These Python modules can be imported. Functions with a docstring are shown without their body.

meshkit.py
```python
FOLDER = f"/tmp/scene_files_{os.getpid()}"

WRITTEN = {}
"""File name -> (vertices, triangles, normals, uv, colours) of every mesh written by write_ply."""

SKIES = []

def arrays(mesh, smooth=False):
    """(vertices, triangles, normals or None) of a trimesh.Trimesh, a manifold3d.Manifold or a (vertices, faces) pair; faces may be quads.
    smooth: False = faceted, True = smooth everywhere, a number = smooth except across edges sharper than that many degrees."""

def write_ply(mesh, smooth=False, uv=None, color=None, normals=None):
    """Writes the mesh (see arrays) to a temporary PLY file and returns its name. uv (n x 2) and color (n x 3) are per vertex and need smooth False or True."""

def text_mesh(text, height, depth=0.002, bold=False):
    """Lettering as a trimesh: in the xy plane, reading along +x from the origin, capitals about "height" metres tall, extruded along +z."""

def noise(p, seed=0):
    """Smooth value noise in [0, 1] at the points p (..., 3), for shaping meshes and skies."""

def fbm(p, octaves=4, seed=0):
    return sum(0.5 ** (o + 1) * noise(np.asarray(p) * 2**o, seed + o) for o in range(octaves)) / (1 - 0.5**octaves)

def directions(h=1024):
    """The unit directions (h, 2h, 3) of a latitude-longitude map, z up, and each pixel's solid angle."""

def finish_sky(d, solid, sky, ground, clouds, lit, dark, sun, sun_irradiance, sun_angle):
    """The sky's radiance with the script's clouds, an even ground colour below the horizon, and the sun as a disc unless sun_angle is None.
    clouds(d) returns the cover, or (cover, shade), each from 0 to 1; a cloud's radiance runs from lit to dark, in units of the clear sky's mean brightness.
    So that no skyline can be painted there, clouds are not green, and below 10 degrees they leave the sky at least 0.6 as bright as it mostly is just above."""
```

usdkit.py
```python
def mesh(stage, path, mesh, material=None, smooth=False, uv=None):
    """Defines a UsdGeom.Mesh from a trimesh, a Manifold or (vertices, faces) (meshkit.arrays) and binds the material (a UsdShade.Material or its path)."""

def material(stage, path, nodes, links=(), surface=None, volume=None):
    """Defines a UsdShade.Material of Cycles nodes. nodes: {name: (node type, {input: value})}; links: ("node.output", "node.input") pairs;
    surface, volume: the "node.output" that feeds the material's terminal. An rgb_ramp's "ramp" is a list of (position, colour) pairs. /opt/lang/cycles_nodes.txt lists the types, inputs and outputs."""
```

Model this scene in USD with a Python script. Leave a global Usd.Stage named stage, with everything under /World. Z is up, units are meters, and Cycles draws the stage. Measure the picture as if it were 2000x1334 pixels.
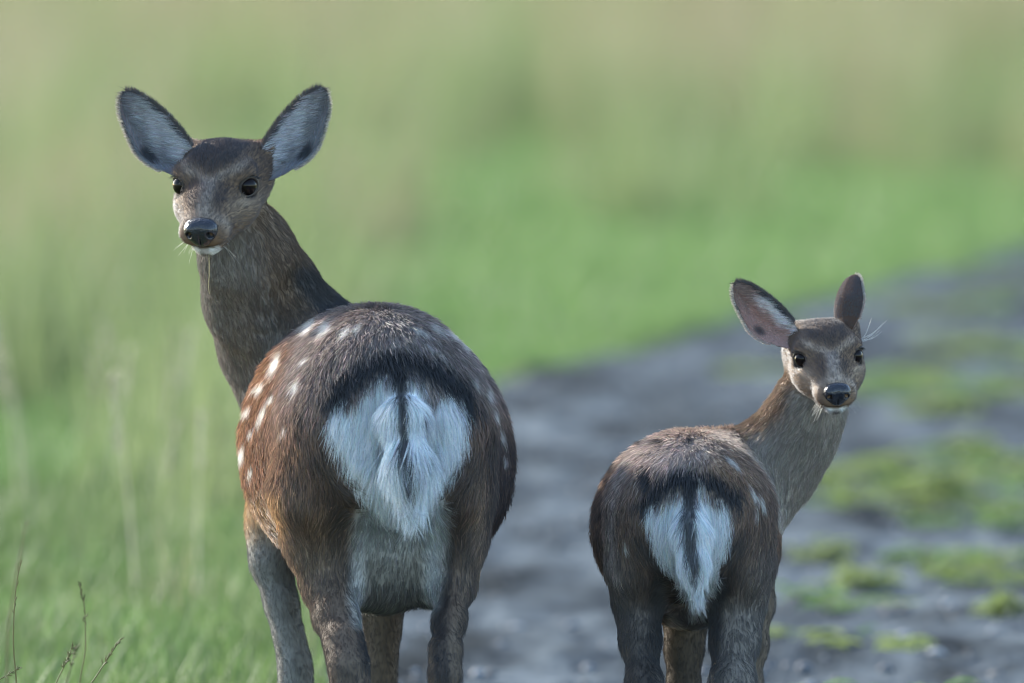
import math, random
import numpy as np, trimesh, usdkit
from meshkit import noise, fbm, arrays
from scipy.spatial import cKDTree
from pxr import Usd, UsdGeom, UsdLux, UsdShade, Gf, Sdf, Vt

rng = np.random.default_rng(7)
stage = Usd.Stage.CreateInMemory()
UsdGeom.SetStageUpAxis(stage, 'Z'); UsdGeom.SetStageMetersPerUnit(stage, 1.0)
UsdGeom.Xform.Define(stage, '/World'); UsdGeom.Scope.Define(stage, '/World/Looks')

# ------------------------------------------------------------------ camera, sky, sun
F_PX, CAM_H, D = 26800.0, 1.478, 20.0           # focal length in photo pixels, eye height, metres to the doe
PITCH = math.atan((667 + 300) / F_PX)
cam = UsdGeom.Camera.Define(stage, '/World/camera')
cam.AddTranslateOp().Set(Gf.Vec3d(0, 0, CAM_H))
cam.AddRotateXOp().Set(90 - math.degrees(PITCH))
cam.CreateHorizontalApertureAttr(36.0); cam.CreateFocalLengthAttr(36.0 * F_PX / 2000)
cam.CreateFStopAttr(4.7); cam.CreateFocusDistanceAttr(20.3)
cam.CreateClippingRangeAttr(Gf.Vec2f(0.1, 5000))
cam.CreateExposureAttr(1.98)

SUN = np.array([-0.70, 0.71, 0.0]); SUN /= np.linalg.norm(SUN)
ELEV = math.radians(27)
SUN = np.array([SUN[0] * math.cos(ELEV), SUN[1] * math.cos(ELEV), math.sin(ELEV)])
sky_m = usdkit.material(stage, '/World/Looks/sky', {
    's': ('sky_texture', {'sky_type': 'single_scattering', 'sun_disc': False, 'sun_elevation': ELEV, 'sun_rotation': math.atan2(SUN[0], SUN[1]), 'altitude': 200.0}),
    'b': ('background_shader', {'strength': 0.12})}, [('s.color', 'b.color')], surface='b.background')
sky = UsdLux.DomeLight.Define(stage, '/World/sky')
UsdShade.MaterialBindingAPI.Apply(sky.GetPrim()).Bind(sky_m)
sun = UsdLux.DistantLight.Define(stage, '/World/sun')
sun.CreateIntensityAttr(1.1); sun.CreateAngleAttr(3.0); sun.CreateNormalizeAttr(True)
sun.CreateColorAttr(Gf.Vec3f(1.0, 0.94, 0.84))
sun.AddRotateXYZOp().Set(Gf.Vec3f(90 - math.degrees(ELEV), 0, math.degrees(math.atan2(-SUN[0], SUN[1])) + 180))

cp, sp = math.cos(PITCH), math.sin(PITCH)
FWD, UPV = np.array([0, cp, -sp]), np.array([0, sp, cp])

def W(px, py, y):
    """The point at depth y that lies along the line of sight of a photo position."""
    px, py = np.asarray(px, float), np.asarray(py, float)
    d = FWD + ((px - 1000) / F_PX)[..., None] * np.array([1.0, 0, 0]) - ((py - 667) / F_PX)[..., None] * UPV
    return np.array([0, 0, CAM_H]) + d * (np.asarray(y, float) / d[..., 1])[..., None]

def PX(p):
    q = np.asarray(p) - [0, 0, CAM_H]
    z = q @ FWD
    return 1000 + F_PX * q[..., 0] / z, 667 - F_PX * (q @ UPV) / z

def mpp(y):
    return y / F_PX

# ------------------------------------------------------------------ helpers
def tag(prim, label=None, cat=None, group=None, kind=None):
    p = prim.GetPrim() if hasattr(prim, 'GetPrim') else prim
    for k, v in (('label', label), ('category', cat), ('group', group), ('kind', kind)):
        if v: p.SetCustomDataByKey(k, v)
    return p

used = {}
def path(name, parent='/World'):
    k = parent + '/' + name
    used[k] = used.get(k, -1) + 1
    return k if used[k] == 0 else f'{k}_{used[k]:03d}'

def vcol(mesh, name, cols):
    UsdGeom.PrimvarsAPI(mesh).CreatePrimvar(name, Sdf.ValueTypeNames.Color3fArray, 'vertex').Set(Vt.Vec3fArray.FromNumpy(np.asarray(cols, np.float32)))

def curves(p, pts, widths, mat, coat=None):
    """pts (n, k, 3), widths (k,) or (n, k)."""
    n, k = pts.shape[:2]
    c = UsdGeom.BasisCurves.Define(stage, p)
    c.CreateTypeAttr('linear')
    c.CreatePointsAttr(Vt.Vec3fArray.FromNumpy(pts.reshape(-1, 3).astype(np.float32)))
    c.CreateCurveVertexCountsAttr(Vt.IntArray.FromNumpy(np.full(n, k, np.int32)))
    c.CreateWidthsAttr(Vt.FloatArray.FromNumpy(np.broadcast_to(widths, (n, k)).astype(np.float32).ravel())); c.SetWidthsInterpolation('vertex')
    if coat is not None:
        UsdGeom.PrimvarsAPI(c).CreatePrimvar('coat', Sdf.ValueTypeNames.Color3fArray, 'uniform').Set(Vt.Vec3fArray.FromNumpy(np.asarray(coat, np.float32)))
    UsdShade.MaterialBindingAPI.Apply(c.GetPrim()).Bind(mat)
    return c

def surface_nets(Fd, org, h):
    s = Fd < 0
    nx, ny, nz = Fd.shape
    c = [(slice(i, nx - 1 + i), slice(j, ny - 1 + j), slice(k, nz - 1 + k)) for i in (0, 1) for j in (0, 1) for k in (0, 1)]
    tot = sum(s[q].astype(np.int8) for q in c)
    cells = np.argwhere((tot > 0) & (tot < 8))
    idx = -np.ones((nx - 1, ny - 1, nz - 1), np.int64)
    idx[tuple(cells.T)] = np.arange(len(cells))
    acc, cnt = np.zeros((len(cells), 3)), np.zeros(len(cells))
    offs = np.array([(i, j, k) for i in (0, 1) for j in (0, 1) for k in (0, 1)])
    vals = np.stack([Fd[tuple((cells + o).T)] for o in offs], 1)
    for a in range(8):
        for b in range(a + 1, 8):
            if np.abs(offs[a] - offs[b]).sum() == 1:
                fa, fb = vals[:, a], vals[:, b]
                m = (fa < 0) != (fb < 0)
                t = np.where(m, fa / np.where(m, fa - fb, 1), 0)
                acc += np.where(m[:, None], offs[a] + t[:, None] * (offs[b] - offs[a]), 0); cnt += m
    V = org + h * (cells + acc / cnt[:, None])
    faces = []
    for ax in range(3):
        u, v = (ax + 1) % 3, (ax + 2) % 3
        sl0 = [slice(None)] * 3; sl1 = [slice(None)] * 3
        sl0[ax] = slice(0, -1); sl1[ax] = slice(1, None)
        e0, e1 = s[tuple(sl0)], s[tuple(sl1)]
        e = np.argwhere(e0 != e1)
        e = e[(e[:, u] > 0) & (e[:, v] > 0) & (e[:, u] < Fd.shape[u] - 1) & (e[:, v] < Fd.shape[v] - 1)]
        flip = e0[tuple(e.T)]
        def cell(du, dv):
            q = e.copy(); q[:, u] -= du; q[:, v] -= dv
            return idx[tuple(q.T)]
        q = np.stack([cell(1, 1), cell(0, 1), cell(0, 0), cell(1, 0)], 1)
        q = np.where(flip[:, None], q, q[:, ::-1])
        faces.append(q)
    q = np.vstack(faces)
    return V, np.vstack([q[:, [0, 1, 2]], q[:, [0, 2, 3]]])

def smin(a, b, k):
    h = np.maximum(k - np.abs(a - b), 0) / k
    return np.minimum(a, b) - h * h * k * 0.25

def sdpoly(x, y, poly):
    """Signed distance in pixels to a polygon, negative inside."""
    poly = np.asarray(poly, float)
    d = np.full(np.shape(x), 1e18); ins = np.zeros(np.shape(x), bool)
    for (ax, ay), (bx, by) in zip(poly, np.roll(poly, -1, 0)):
        ex, ey = bx - ax, by - ay
        t = np.clip(((x - ax) * ex + (y - ay) * ey) / (ex * ex + ey * ey), 0, 1)
        d = np.minimum(d, (x - ax - t * ex) ** 2 + (y - ay - t * ey) ** 2)
        if ay != by:
            c = ((ay > y) != (by > y)) & (x < ax + (y - ay) * ex / (by - ay)); ins ^= c
    return np.where(ins, -1, 1) * np.sqrt(d)

def sdline(x, y, line):
    d = np.full(np.shape(x), 1e18)
    for (ax, ay), (bx, by) in zip(line[:-1], line[1:]):
        ex, ey = bx - ax, by - ay
        t = np.clip(((x - ax) * ex + (y - ay) * ey) / (ex * ex + ey * ey), 0, 1)
        d = np.minimum(d, (x - ax - t * ex) ** 2 + (y - ay - t * ey) ** 2)
    return np.sqrt(d)

def sstep(a, b, x):
    t = np.clip((x - a) / (b - a), 0, 1)
    return t * t * (3 - 2 * t)

def unit(v):
    v = np.asarray(v, float)
    return v / np.maximum(np.linalg.norm(v, axis=-1, keepdims=True), 1e-12)

def lerp(a, b, t):
    return a + (np.asarray(b, float) - a) * np.asarray(t)[..., None]

# ------------------------------------------------------------------ materials
def ground_noise(scale):
    return ('noise_texture', {'scale': scale, 'detail': 6.0, 'roughness': 0.6})

M = {}
M['soil'] = usdkit.material(stage, '/World/Looks/meadow_ground', {
    'g': ('geometry', {}), 'n': ground_noise(0.35), 'n2': ground_noise(6.0),
    'r': ('rgb_ramp', {'ramp': [(0.35, (.09, .125, .045)), (0.5, (.14, .165, .07)), (0.62, (.20, .185, .10))]}),
    'm': ('mix', {'mix_type': 'multiply', 'fac': 0.5}), 'p': ('principled_bsdf', {'roughness': 1.0, 'specular_ior_level': 0.1})},
    [('g.position', 'n.vector'), ('g.position', 'n2.vector'), ('n.fac', 'r.fac'), ('r.color', 'm.color1'), ('n2.color', 'm.color2'), ('m.color', 'p.base_color')], surface='p.BSDF')
M['gravel'] = usdkit.material(stage, '/World/Looks/path_gravel', {
    'g': ('geometry', {}), 'mp': ('mapping', {'scale': (2.6, .55, 1.0)}), 'n': ground_noise(1.3), 'n2': ground_noise(14.0), 'v': ('voronoi_texture', {'scale': 38.0}),
    'r': ('rgb_ramp', {'ramp': [(0.40, (.011, .016, .0205)), (0.5, (.037, .049, .061)), (0.60, (.080, .101, .120))]}),  # dark end stands for shadow blotches as well as darker gravel
    'mm': ('mix', {'mix_type': 'mix', 'fac': 0.2}),
    'm': ('mix', {'mix_type': 'overlay', 'fac': 0.5}), 'b': ('bump', {'strength': 0.8, 'distance': 0.03}),
    'p': ('principled_bsdf', {'roughness': 1.0, 'specular_ior_level': 0.02})},
    [('g.position', 'mp.vector'), ('mp.vector', 'n.vector'), ('g.position', 'n2.vector'), ('g.position', 'v.vector'), ('n.fac', 'mm.color1'), ('n2.color', 'mm.color2'), ('mm.color', 'r.fac'),
     ('r.color', 'm.color1'), ('v.color', 'm.color2'), ('r.color', 'p.base_color'), ('n2.fac', 'b.height'), ('b.normal', 'p.normal')], surface='p.BSDF')

def leaf_material(name, dark, light, trans=0.45):
    return usdkit.material(stage, '/World/Looks/' + name, {
        'o': ('object_info', {}), 'g': ('geometry', {}), 'a': ('math', {'math_type': 'add'}), 'h': ('math', {'math_type': 'multiply', 'value2': 0.5}),
        'r': ('rgb_ramp', {'ramp': [(0, dark), (1, light)]}),
        'd': ('principled_bsdf', {'roughness': 0.6, 'specular_ior_level': 0.25}), 't': ('translucent_bsdf', {}), 'm': ('mix_closure', {'fac': trans})},
        [('o.random', 'a.value1'), ('g.random_per_island', 'a.value2'), ('a.value', 'h.value1'), ('h.value', 'r.fac'), ('r.color', 'd.base_color'), ('r.color', 't.color'), ('d.BSDF', 'm.closure1'), ('t.BSDF', 'm.closure2')], surface='m.closure')
M['grass'] = leaf_material('green_blades', (.10, .145, .06), (.215, .255, .125))
M['lush'] = leaf_material('lush_blades', (.08, .15, .05), (.165, .245, .095))
M['deep'] = leaf_material('deep_green_blades', (.062, .108, .038), (.13, .19, .07))
M['dry'] = leaf_material('dry_blades', (.165, .16, .09), (.29, .27, .17), 0.35)
M['pale'] = leaf_material('pale_seed_heads', (.26, .25, .19), (.42, .41, .34), 0.3)
M['weed'] = leaf_material('weed_leaves', (.12, .17, .058), (.23, .29, .10))
M['stem'] = leaf_material('grass_stem', (.05, .06, .025), (.10, .11, .05), 0.2)
M['stone'] = usdkit.material(stage, '/World/Looks/pebble', {
    'o': ('object_info', {}), 'r': ('rgb_ramp', {'ramp': [(0, (.025, .032, .038)), (.8, (.06, .075, .095)), (1, (.2, .225, .25))]}), 'p': ('principled_bsdf', {'roughness': 0.8})},
    [('o.random', 'r.fac'), ('r.color', 'p.base_color')], surface='p.BSDF')

M['hide'] = usdkit.material(stage, '/World/Looks/hide', {
    'a': ('attribute', {'attribute': 'coat'}), 'd': ('principled_bsdf', {'roughness': 0.8, 'specular_ior_level': 0.15}), 't': ('translucent_bsdf', {}),
    'x': ('attribute', {'attribute': 'thin'}), 'm': ('mix_closure', {}), 'w': ('mix', {'mix_type': 'multiply', 'fac': 1.0, 'color2': (1.0, .55, .4)})},
    [('a.color', 'd.base_color'), ('a.color', 'w.color1'), ('w.color', 't.color'), ('x.fac', 'm.fac'), ('d.BSDF', 'm.closure1'), ('t.BSDF', 'm.closure2')], surface='m.closure')
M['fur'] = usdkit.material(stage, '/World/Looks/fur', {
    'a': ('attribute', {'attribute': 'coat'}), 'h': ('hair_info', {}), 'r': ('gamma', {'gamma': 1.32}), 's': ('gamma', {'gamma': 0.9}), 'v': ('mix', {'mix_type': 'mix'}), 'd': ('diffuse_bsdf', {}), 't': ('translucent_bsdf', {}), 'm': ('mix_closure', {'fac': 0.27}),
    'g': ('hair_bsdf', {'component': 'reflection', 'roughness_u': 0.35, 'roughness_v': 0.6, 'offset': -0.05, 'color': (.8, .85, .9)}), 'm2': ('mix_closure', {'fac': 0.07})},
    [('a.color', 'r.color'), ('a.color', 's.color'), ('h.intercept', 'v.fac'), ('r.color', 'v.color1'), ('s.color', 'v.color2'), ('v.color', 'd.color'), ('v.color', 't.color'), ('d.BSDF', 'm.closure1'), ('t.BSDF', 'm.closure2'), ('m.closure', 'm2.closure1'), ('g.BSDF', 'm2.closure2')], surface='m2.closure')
M['eye'] = usdkit.material(stage, '/World/Looks/dark_eye', {'p': ('principled_bsdf', {'base_color': (.003, .002, .002), 'roughness': 0.03, 'ior': 1.38, 'specular_ior_level': 0.3})}, surface='p.BSDF')
M['nose'] = usdkit.material(stage, '/World/Looks/wet_nose', {
    'g': ('geometry', {}), 'v': ('voronoi_texture', {'scale': 300.0}), 'b': ('bump', {'strength': 0.7, 'distance': 0.0015}),
    'p': ('principled_bsdf', {'base_color': (.007, .008, .011), 'roughness': 0.32, 'specular_ior_level': 0.25, 'coat_weight': 0.6, 'coat_roughness': 0.1})},
    [('g.position', 'v.vector'), ('v.distance', 'b.height'), ('b.normal', 'p.normal')], surface='p.BSDF')
M['lid'] = usdkit.material(stage, '/World/Looks/eyelid', {'p': ('principled_bsdf', {'base_color': (.018, .014, .012), 'roughness': 0.45})}, surface='p.BSDF')
M['hoof'] = usdkit.material(stage, '/World/Looks/hoof', {'p': ('principled_bsdf', {'base_color': (.03, .025, .022), 'roughness': 0.5})}, surface='p.BSDF')
M['whisker'] = usdkit.material(stage, '/World/Looks/whisker', {'p': ('principled_bsdf', {'base_color': (.75, .75, .72), 'roughness': 0.4}), 't': ('translucent_bsdf', {'color': (.8, .8, .75)}), 'm': ('mix_closure', {'fac': .4})}, [('p.BSDF', 'm.closure1'), ('t.BSDF', 'm.closure2')], surface='m.closure')
M['lash'] = usdkit.material(stage, '/World/Looks/lash', {'p': ('principled_bsdf', {'base_color': (.02, .018, .016), 'roughness': 0.5})}, surface='p.BSDF')

# ------------------------------------------------------------------ setting: meadow ground, path
def ground_xy(px, py):
    d = FWD + (px - 1000) / F_PX * np.array([1, 0, 0]) - (py - 667) / F_PX * UPV
    return (d * (-CAM_H / d[2]))[:2]
PATH_L = np.array([(-1.1, 6), (-.75, 14)] + [ground_xy(*q) for q in [(545, 1500), (590, 1334), (660, 1150), (790, 900), (955, 762), (1150, 705), (1400, 645), (1700, 568), (2000, 488), (2300, 418)]] + [(12, 76), (27, 110)])
PATH_R = PATH_L + np.array([[3.6, 0]] * 2 + [[3.4, 0]] * 5 + [[3.4, 0]] * 3 + [[4.5, 0]] * 4)
def path_left(y): return np.interp(y, PATH_L[:, 1], PATH_L[:, 0])
def path_right(y): return np.interp(y, PATH_R[:, 1], PATH_R[:, 0])
def relief(x, y):
    return 0.05 * (fbm(np.stack([x * .9, y * .45, 0 * x], -1), 4, 3) - 0.5)
def groundz(x, y):
    w = sstep(3000., 160., np.hypot(x, y))
    return relief(x, y) * w

def sheet(xs, ys, f):
    X, Y = np.meshgrid(xs, ys, indexing='ij')
    V = np.stack([X, Y, f(X, Y)], -1).reshape(-1, 3)
    n, m = len(xs), len(ys)
    i, j = np.meshgrid(np.arange(n - 1), np.arange(m - 1), indexing='ij')
    a = (i * m + j).ravel()
    return V, np.vstack([np.stack([a, a + m, a + m + 1], 1), np.stack([a, a + m + 1, a + 1], 1)])
xs = np.unique(np.concatenate([np.linspace(-12, 24, 181), [-3000, -800, -250, -90, -40, -20, 40, 90, 250, 800, 3000]]))
ys = np.unique(np.concatenate([np.linspace(2, 60, 233), np.linspace(60, 170, 111), [-3000, -800, -250, -90, -40, -15, 250, 400, 800, 3000]]))
V, Fc = sheet(xs, ys, groundz)
g = usdkit.mesh(stage, path('meadow_ground'), (V, Fc), M['soil'], smooth=True); tag(g, 'green and straw coloured meadow ground', 'ground', kind='structure')
t, ny = np.linspace(0, 1, 141), 1500
yy = np.concatenate([np.linspace(8, 64, ny - 100), np.linspace(64.5, 105, 100)])
T, Y = np.meshgrid(t, yy, indexing='ij')
wob = 0.10 * (fbm(np.stack([Y * 1.1, 0 * Y, 0 * Y], -1), 3, 11) - .5)
X = path_left(Y) + wob + (path_right(Y) - path_left(Y)) * T
lump = 0.03 * (fbm(np.stack([X * 2.6, Y * 1.2, 0 * X], -1), 3, 21) - .45) + .045 * (fbm(np.stack([X * 11, Y * 4.5, 0 * X], -1), 3, 23) - .5)
V = np.stack([X, Y, groundz(X, Y) + 0.012 + np.maximum(lump, -.009)], -1).reshape(-1, 3)
i, j = np.meshgrid(np.arange(140), np.arange(len(yy) - 1), indexing='ij'); a = (i * len(yy) + j).ravel(); m_ = len(yy)
g = usdkit.mesh(stage, path('gravel_path'), (V, np.vstack([np.stack([a, a + m_, a + m_ + 1], 1), np.stack([a, a + m_ + 1, a + 1], 1)])), M['gravel'], smooth=True)
tag(g, 'blue grey gravel path curving away to the right', 'path', kind='structure')

def on_path(x, y, pad=0.0):
    return (x > path_left(y) + pad) & (x < path_right(y) - pad)

# ------------------------------------------------------------------ grass
def blade(h, w, lean, az, seg=3):
    s = np.linspace(0, 1, seg + 1)
    c = np.stack([lean * s ** 1.8, 0 * s, h * s * (1 - .12 * s)], 1)
    ww = w * (1 - s ** 1.5) * .5
    L, R = c.copy(), c.copy(); L[:, 1] -= ww; R[:, 1] += ww
    v = np.empty((2 * seg + 1, 3)); v[0:-1:2] = L[:-1]; v[1::2] = R[:-1]; v[-1] = c[-1]
    f = []
    for k in range(seg - 1): f += [(2*k, 2*k+1, 2*k+3), (2*k, 2*k+3, 2*k+2)]
    f.append((2*seg-2, 2*seg-1, 2*seg))
    ca, sa = math.cos(az), math.sin(az)
    return v @ np.array([[ca, sa, 0], [-sa, ca, 0], [0, 0, 1]]), np.array(f)

def tuft(n, h0, h1, w, spread, r, leanf=.5):
    vs, fs, o = [], [], 0
    for _ in range(n):
        h = r.uniform(h0, h1); az = r.uniform(0, 2 * math.pi)
        v, f = blade(h, w * r.uniform(.7, 1.3), h * r.uniform(.1, leanf), az)
        rr, aa = spread * math.sqrt(r.uniform()), r.uniform(0, 2 * math.pi)
        v = v + [rr * math.cos(aa), rr * math.sin(aa), -.01]
        vs.append(v); fs.append(f + o); o += len(v)
    return np.vstack(vs), np.vstack(fs)

def seed_head(r, h):
    """A tall thin stem with a loose feathery head."""
    vs, fs, o = [], [], 0
    v, f = blade(h, .006, h * r.uniform(.05, .25), r.uniform(0, 6.28), 4); vs.append(v); fs.append(f); o += len(v)
    top = v[-1]
    for k in range(26):
        u = r.uniform(0, .3)
        q, f2 = blade(r.uniform(.02, .05), .005, r.uniform(.01, .03), r.uniform(0, 6.28), 2)
        q = q + top * (1 - u) + [0, 0, -.01]; vs.append(q); fs.append(f2 + o); o += len(q)
    return np.vstack(vs), np.vstack(fs)

def instancer(name, protos, pos, idx, scale, yaw, label, cat, parent='/World'):
    p = path(name, parent)
    pi = UsdGeom.PointInstancer.Define(stage, p)
    rel = pi.CreatePrototypesRel()
    for k, (mesh, mat) in enumerate(protos):
        q = f'{p}/prototype_{k:03d}'
        usdkit.mesh(stage, q, mesh, mat, smooth=False); rel.AddTarget(q)
    pi.CreatePositionsAttr(Vt.Vec3fArray.FromNumpy(pos.astype(np.float32)))
    pi.CreateProtoIndicesAttr(Vt.IntArray.FromNumpy(idx.astype(np.int32)))
    pi.CreateScalesAttr(Vt.Vec3fArray.FromNumpy(np.repeat(scale[:, None], 3, 1).astype(np.float32)))
    h = yaw / 2
    pi.CreateOrientationsAttr(Vt.QuathArray([Gf.Quath(float(math.cos(a)), 0, 0, float(math.sin(a))) for a in h]))
    tag(pi, label, cat, kind='stuff')
    return pi

r = np.random.default_rng(11)
protos = [(tuft(36, .05, .15, .007, .11, r), M['grass']), (tuft(36, .05, .13, .008, .11, r), M['lush']), (tuft(30, .2, .6, .007, .16, r, .3), M['grass']),
          (tuft(26, .12, .38, .005, .13, r), M['dry']), (tuft(24, .3, .75, .006, .2, r, .3), M['dry']), (tuft(44, .05, .16, .006, .12, r), M['deep'])]
P = []
for y0, y1, dens in ((17, 30, 75), (30, 45, 48), (45, 75, 22), (75, 150, 9)):
    half = lambda y: 1.05 * (1000 / F_PX) * y + 1.6
    area_n = int((y1 - y0) * 2 * half(y1) * dens)
    y = r.uniform(y0, y1, area_n); x = r.uniform(-half(y1), half(y1), area_n)
    k = np.abs(x) < half(y); x, y = x[k], y[k]
    edge = 0.09 * (fbm(np.stack([x * 3, y * 1.5, 0 * x], -1), 3, 5) - .5)
    k = ~on_path(x + edge, y, -0.02)
    P.append(np.stack([x[k], y[k]], 1))
P = np.vstack(P)
x, y = P.T
dist_edge = np.where(x < path_left(y), path_left(y) - x, np.maximum(x - path_right(y), 0))
tall = fbm(np.stack([x * .8, y * .07, 0 * x], -1), 4, 31) * 1.3 - .15 + .55 * (fbm(np.stack([x * 2.3, y * .11, 0 * x], -1), 3, 57) - .5) + 0.035 * sstep(60, 115, y) - 0.16 * sstep(3.0, .3, dist_edge) * (y > 26) - .10 * (y < 38) - .10 * (y < 28) + .10 * sstep(-.5, -1.1, x) * (y < 38) * (y > 28)
u = r.uniform(0, 1, len(x))
v = tall + .42 * (u - .5)
idx = np.where(v < .40, 1, np.where(v < .48, 0, np.where(v < .575, 2, np.where(v < .645, 3, 4))))
idx = np.where((dist_edge < .25) & (idx > 1) | (y < 27) & (idx == 2), 0, idx)
idx = np.where((y < 31) & (idx < 2) & (fbm(np.stack([x * 3, y * .7, 0 * x], -1), 3, 71) + .2 * (u - .5) > .44 + .08 * sstep(26, 31, y)), 5, idx)
pos = np.stack([x, y, groundz(x, y)], 1)
sc = r.uniform(.7, 1.25, len(x)) * np.where(y > 75, 1.5, np.where(y > 45, 1.2, 1.0))
instancer('meadow_grass', protos, pos, idx, sc, r.uniform(0, 6.28, len(x)), 'green meadow grass with straw coloured dry patches', 'grass')
sh = [(seed_head(r, r.uniform(.35, .6)), M['pale']) for _ in range(4)]
n = 20; y = r.uniform(25, 34, n); x = -r.uniform(.45, 1.0, n) * (1000 / F_PX) * y * 1.25
keep = fbm(np.stack([x * 2.2, y * .6, 0 * x], -1), 3, 8) > .5
x, y = x[keep], y[keep]
instancer('tall_seed_grass', sh, np.stack([x, y, groundz(x, y)], 1), r.integers(0, 4, len(x)), r.uniform(.7, 1.1, len(x)), r.uniform(0, 6.28, len(x)), 'pale blurred seed heads of tall grass in the meadow at left', 'grass')

# pebbles on the path
def pebble(r):
    m = trimesh.creation.icosphere(1, 1.0); v = np.array(m.vertices) * [1, .8, .55]
    v *= (1 + .35 * (noise(v * 1.7 + r.uniform(0, 50, 3), 2) - .5))[:, None]
    return v * .5, np.array(m.faces)
pb = [(pebble(r), M['stone']) for _ in range(4)]
n = 8000; y = 17 + 33 * r.uniform(0, 1, n) ** 1.4; x = path_left(y) + (path_right(y) - path_left(y)) * r.uniform(0, 1, n)
keep = np.abs(x) < 1000 / F_PX * y + 1.2; x, y = x[keep], y[keep]
sz = np.minimum(.008 * r.uniform(.2, 1, len(x)) ** -1.0, .038)
instancer('path_pebbles', pb, np.stack([x, y, groundz(x, y) + .012 + sz * .12], 1), r.integers(0, 4, len(x)), sz, r.uniform(0, 6.28, len(x)), 'loose grey pebbles scattered over the gravel path', 'pebbles')

# weeds growing on the path: clumps one can point at, and thin scattered leaves
def weed_leaf(r, L):
    s = np.linspace(0, 1, 5); w = L * .30 * np.sin(np.pi * np.clip(s * .95 + .03, 0, 1)) ** .8
    z = L * (.55 * s - .45 * s * s) * r.uniform(.6, 1.6)
    c = np.stack([L * s, 0 * s, z], 1); l, q = c.copy(), c.copy(); l[:, 1] -= w / 2; q[:, 1] += w / 2; l[:, 2] += w * .25; q[:, 2] += w * .25
    v = np.vstack([c, l, q]); f = []
    for k in range(4): f += [(k, k+1, 5+k+1), (k, 5+k+1, 5+k), (k, 10+k+1, k+1), (k, 10+k, 10+k+1)]
    a = r.uniform(0, 6.28); ca, sa = math.cos(a), math.sin(a)
    return v @ np.array([[ca, sa, 0], [-sa, ca, 0], [0, 0, 1]]), np.array(f)
def weed(r, R, n, h):
    vs, fs, o = [], [], 0
    for _ in range(n):
        v, f = weed_leaf(r, r.uniform(.03, .075)); rr, a = R * math.sqrt(r.uniform()), r.uniform(0, 6.28)
        v = v + [rr * math.cos(a), rr * math.sin(a) * 1.2, h * r.uniform(0, 1) * (1 - rr / R * .6)]
        vs.append(v); fs.append(f + o); o += len(v)
    return np.vstack(vs), np.vstack(fs)
def on_ground(px, py):
    d = FWD + (px - 1000) / F_PX * np.array([1, 0, 0]) - (py - 667) / F_PX * UPV
    return np.array([0, 0, CAM_H]) + d * (-CAM_H / d[2])
weeds = [(1735, 935, .085, 'bright yellow green weed clump on the gravel, just right of the fawn neck'),
         (1610, 950, .06, 'low green weed clump on the gravel touching the fawn neck outline'),
         (1835, 835, .10, 'large pale green weed clump high on the gravel path right of the fawn muzzle'),
         (1930, 690, .11, 'dull green weed clump farthest up the gravel at the right edge'),
         (1600, 1110, .05, 'yellow green weed clump close beside the fawn right thigh'),
         (1680, 1160, .07, 'broad light green weed clump low on the gravel, right of the fawn hind leg'),
         (1960, 1220, .055, 'bright green weed clump with a dark shadow in the lower right corner'),
         (1850, 980, .075, 'soft green weed clump on the gravel right of the yellowest one'),
         (1900, 905, .07, 'small muted weed clump near the right edge at the height of the fawn rump')]
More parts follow.
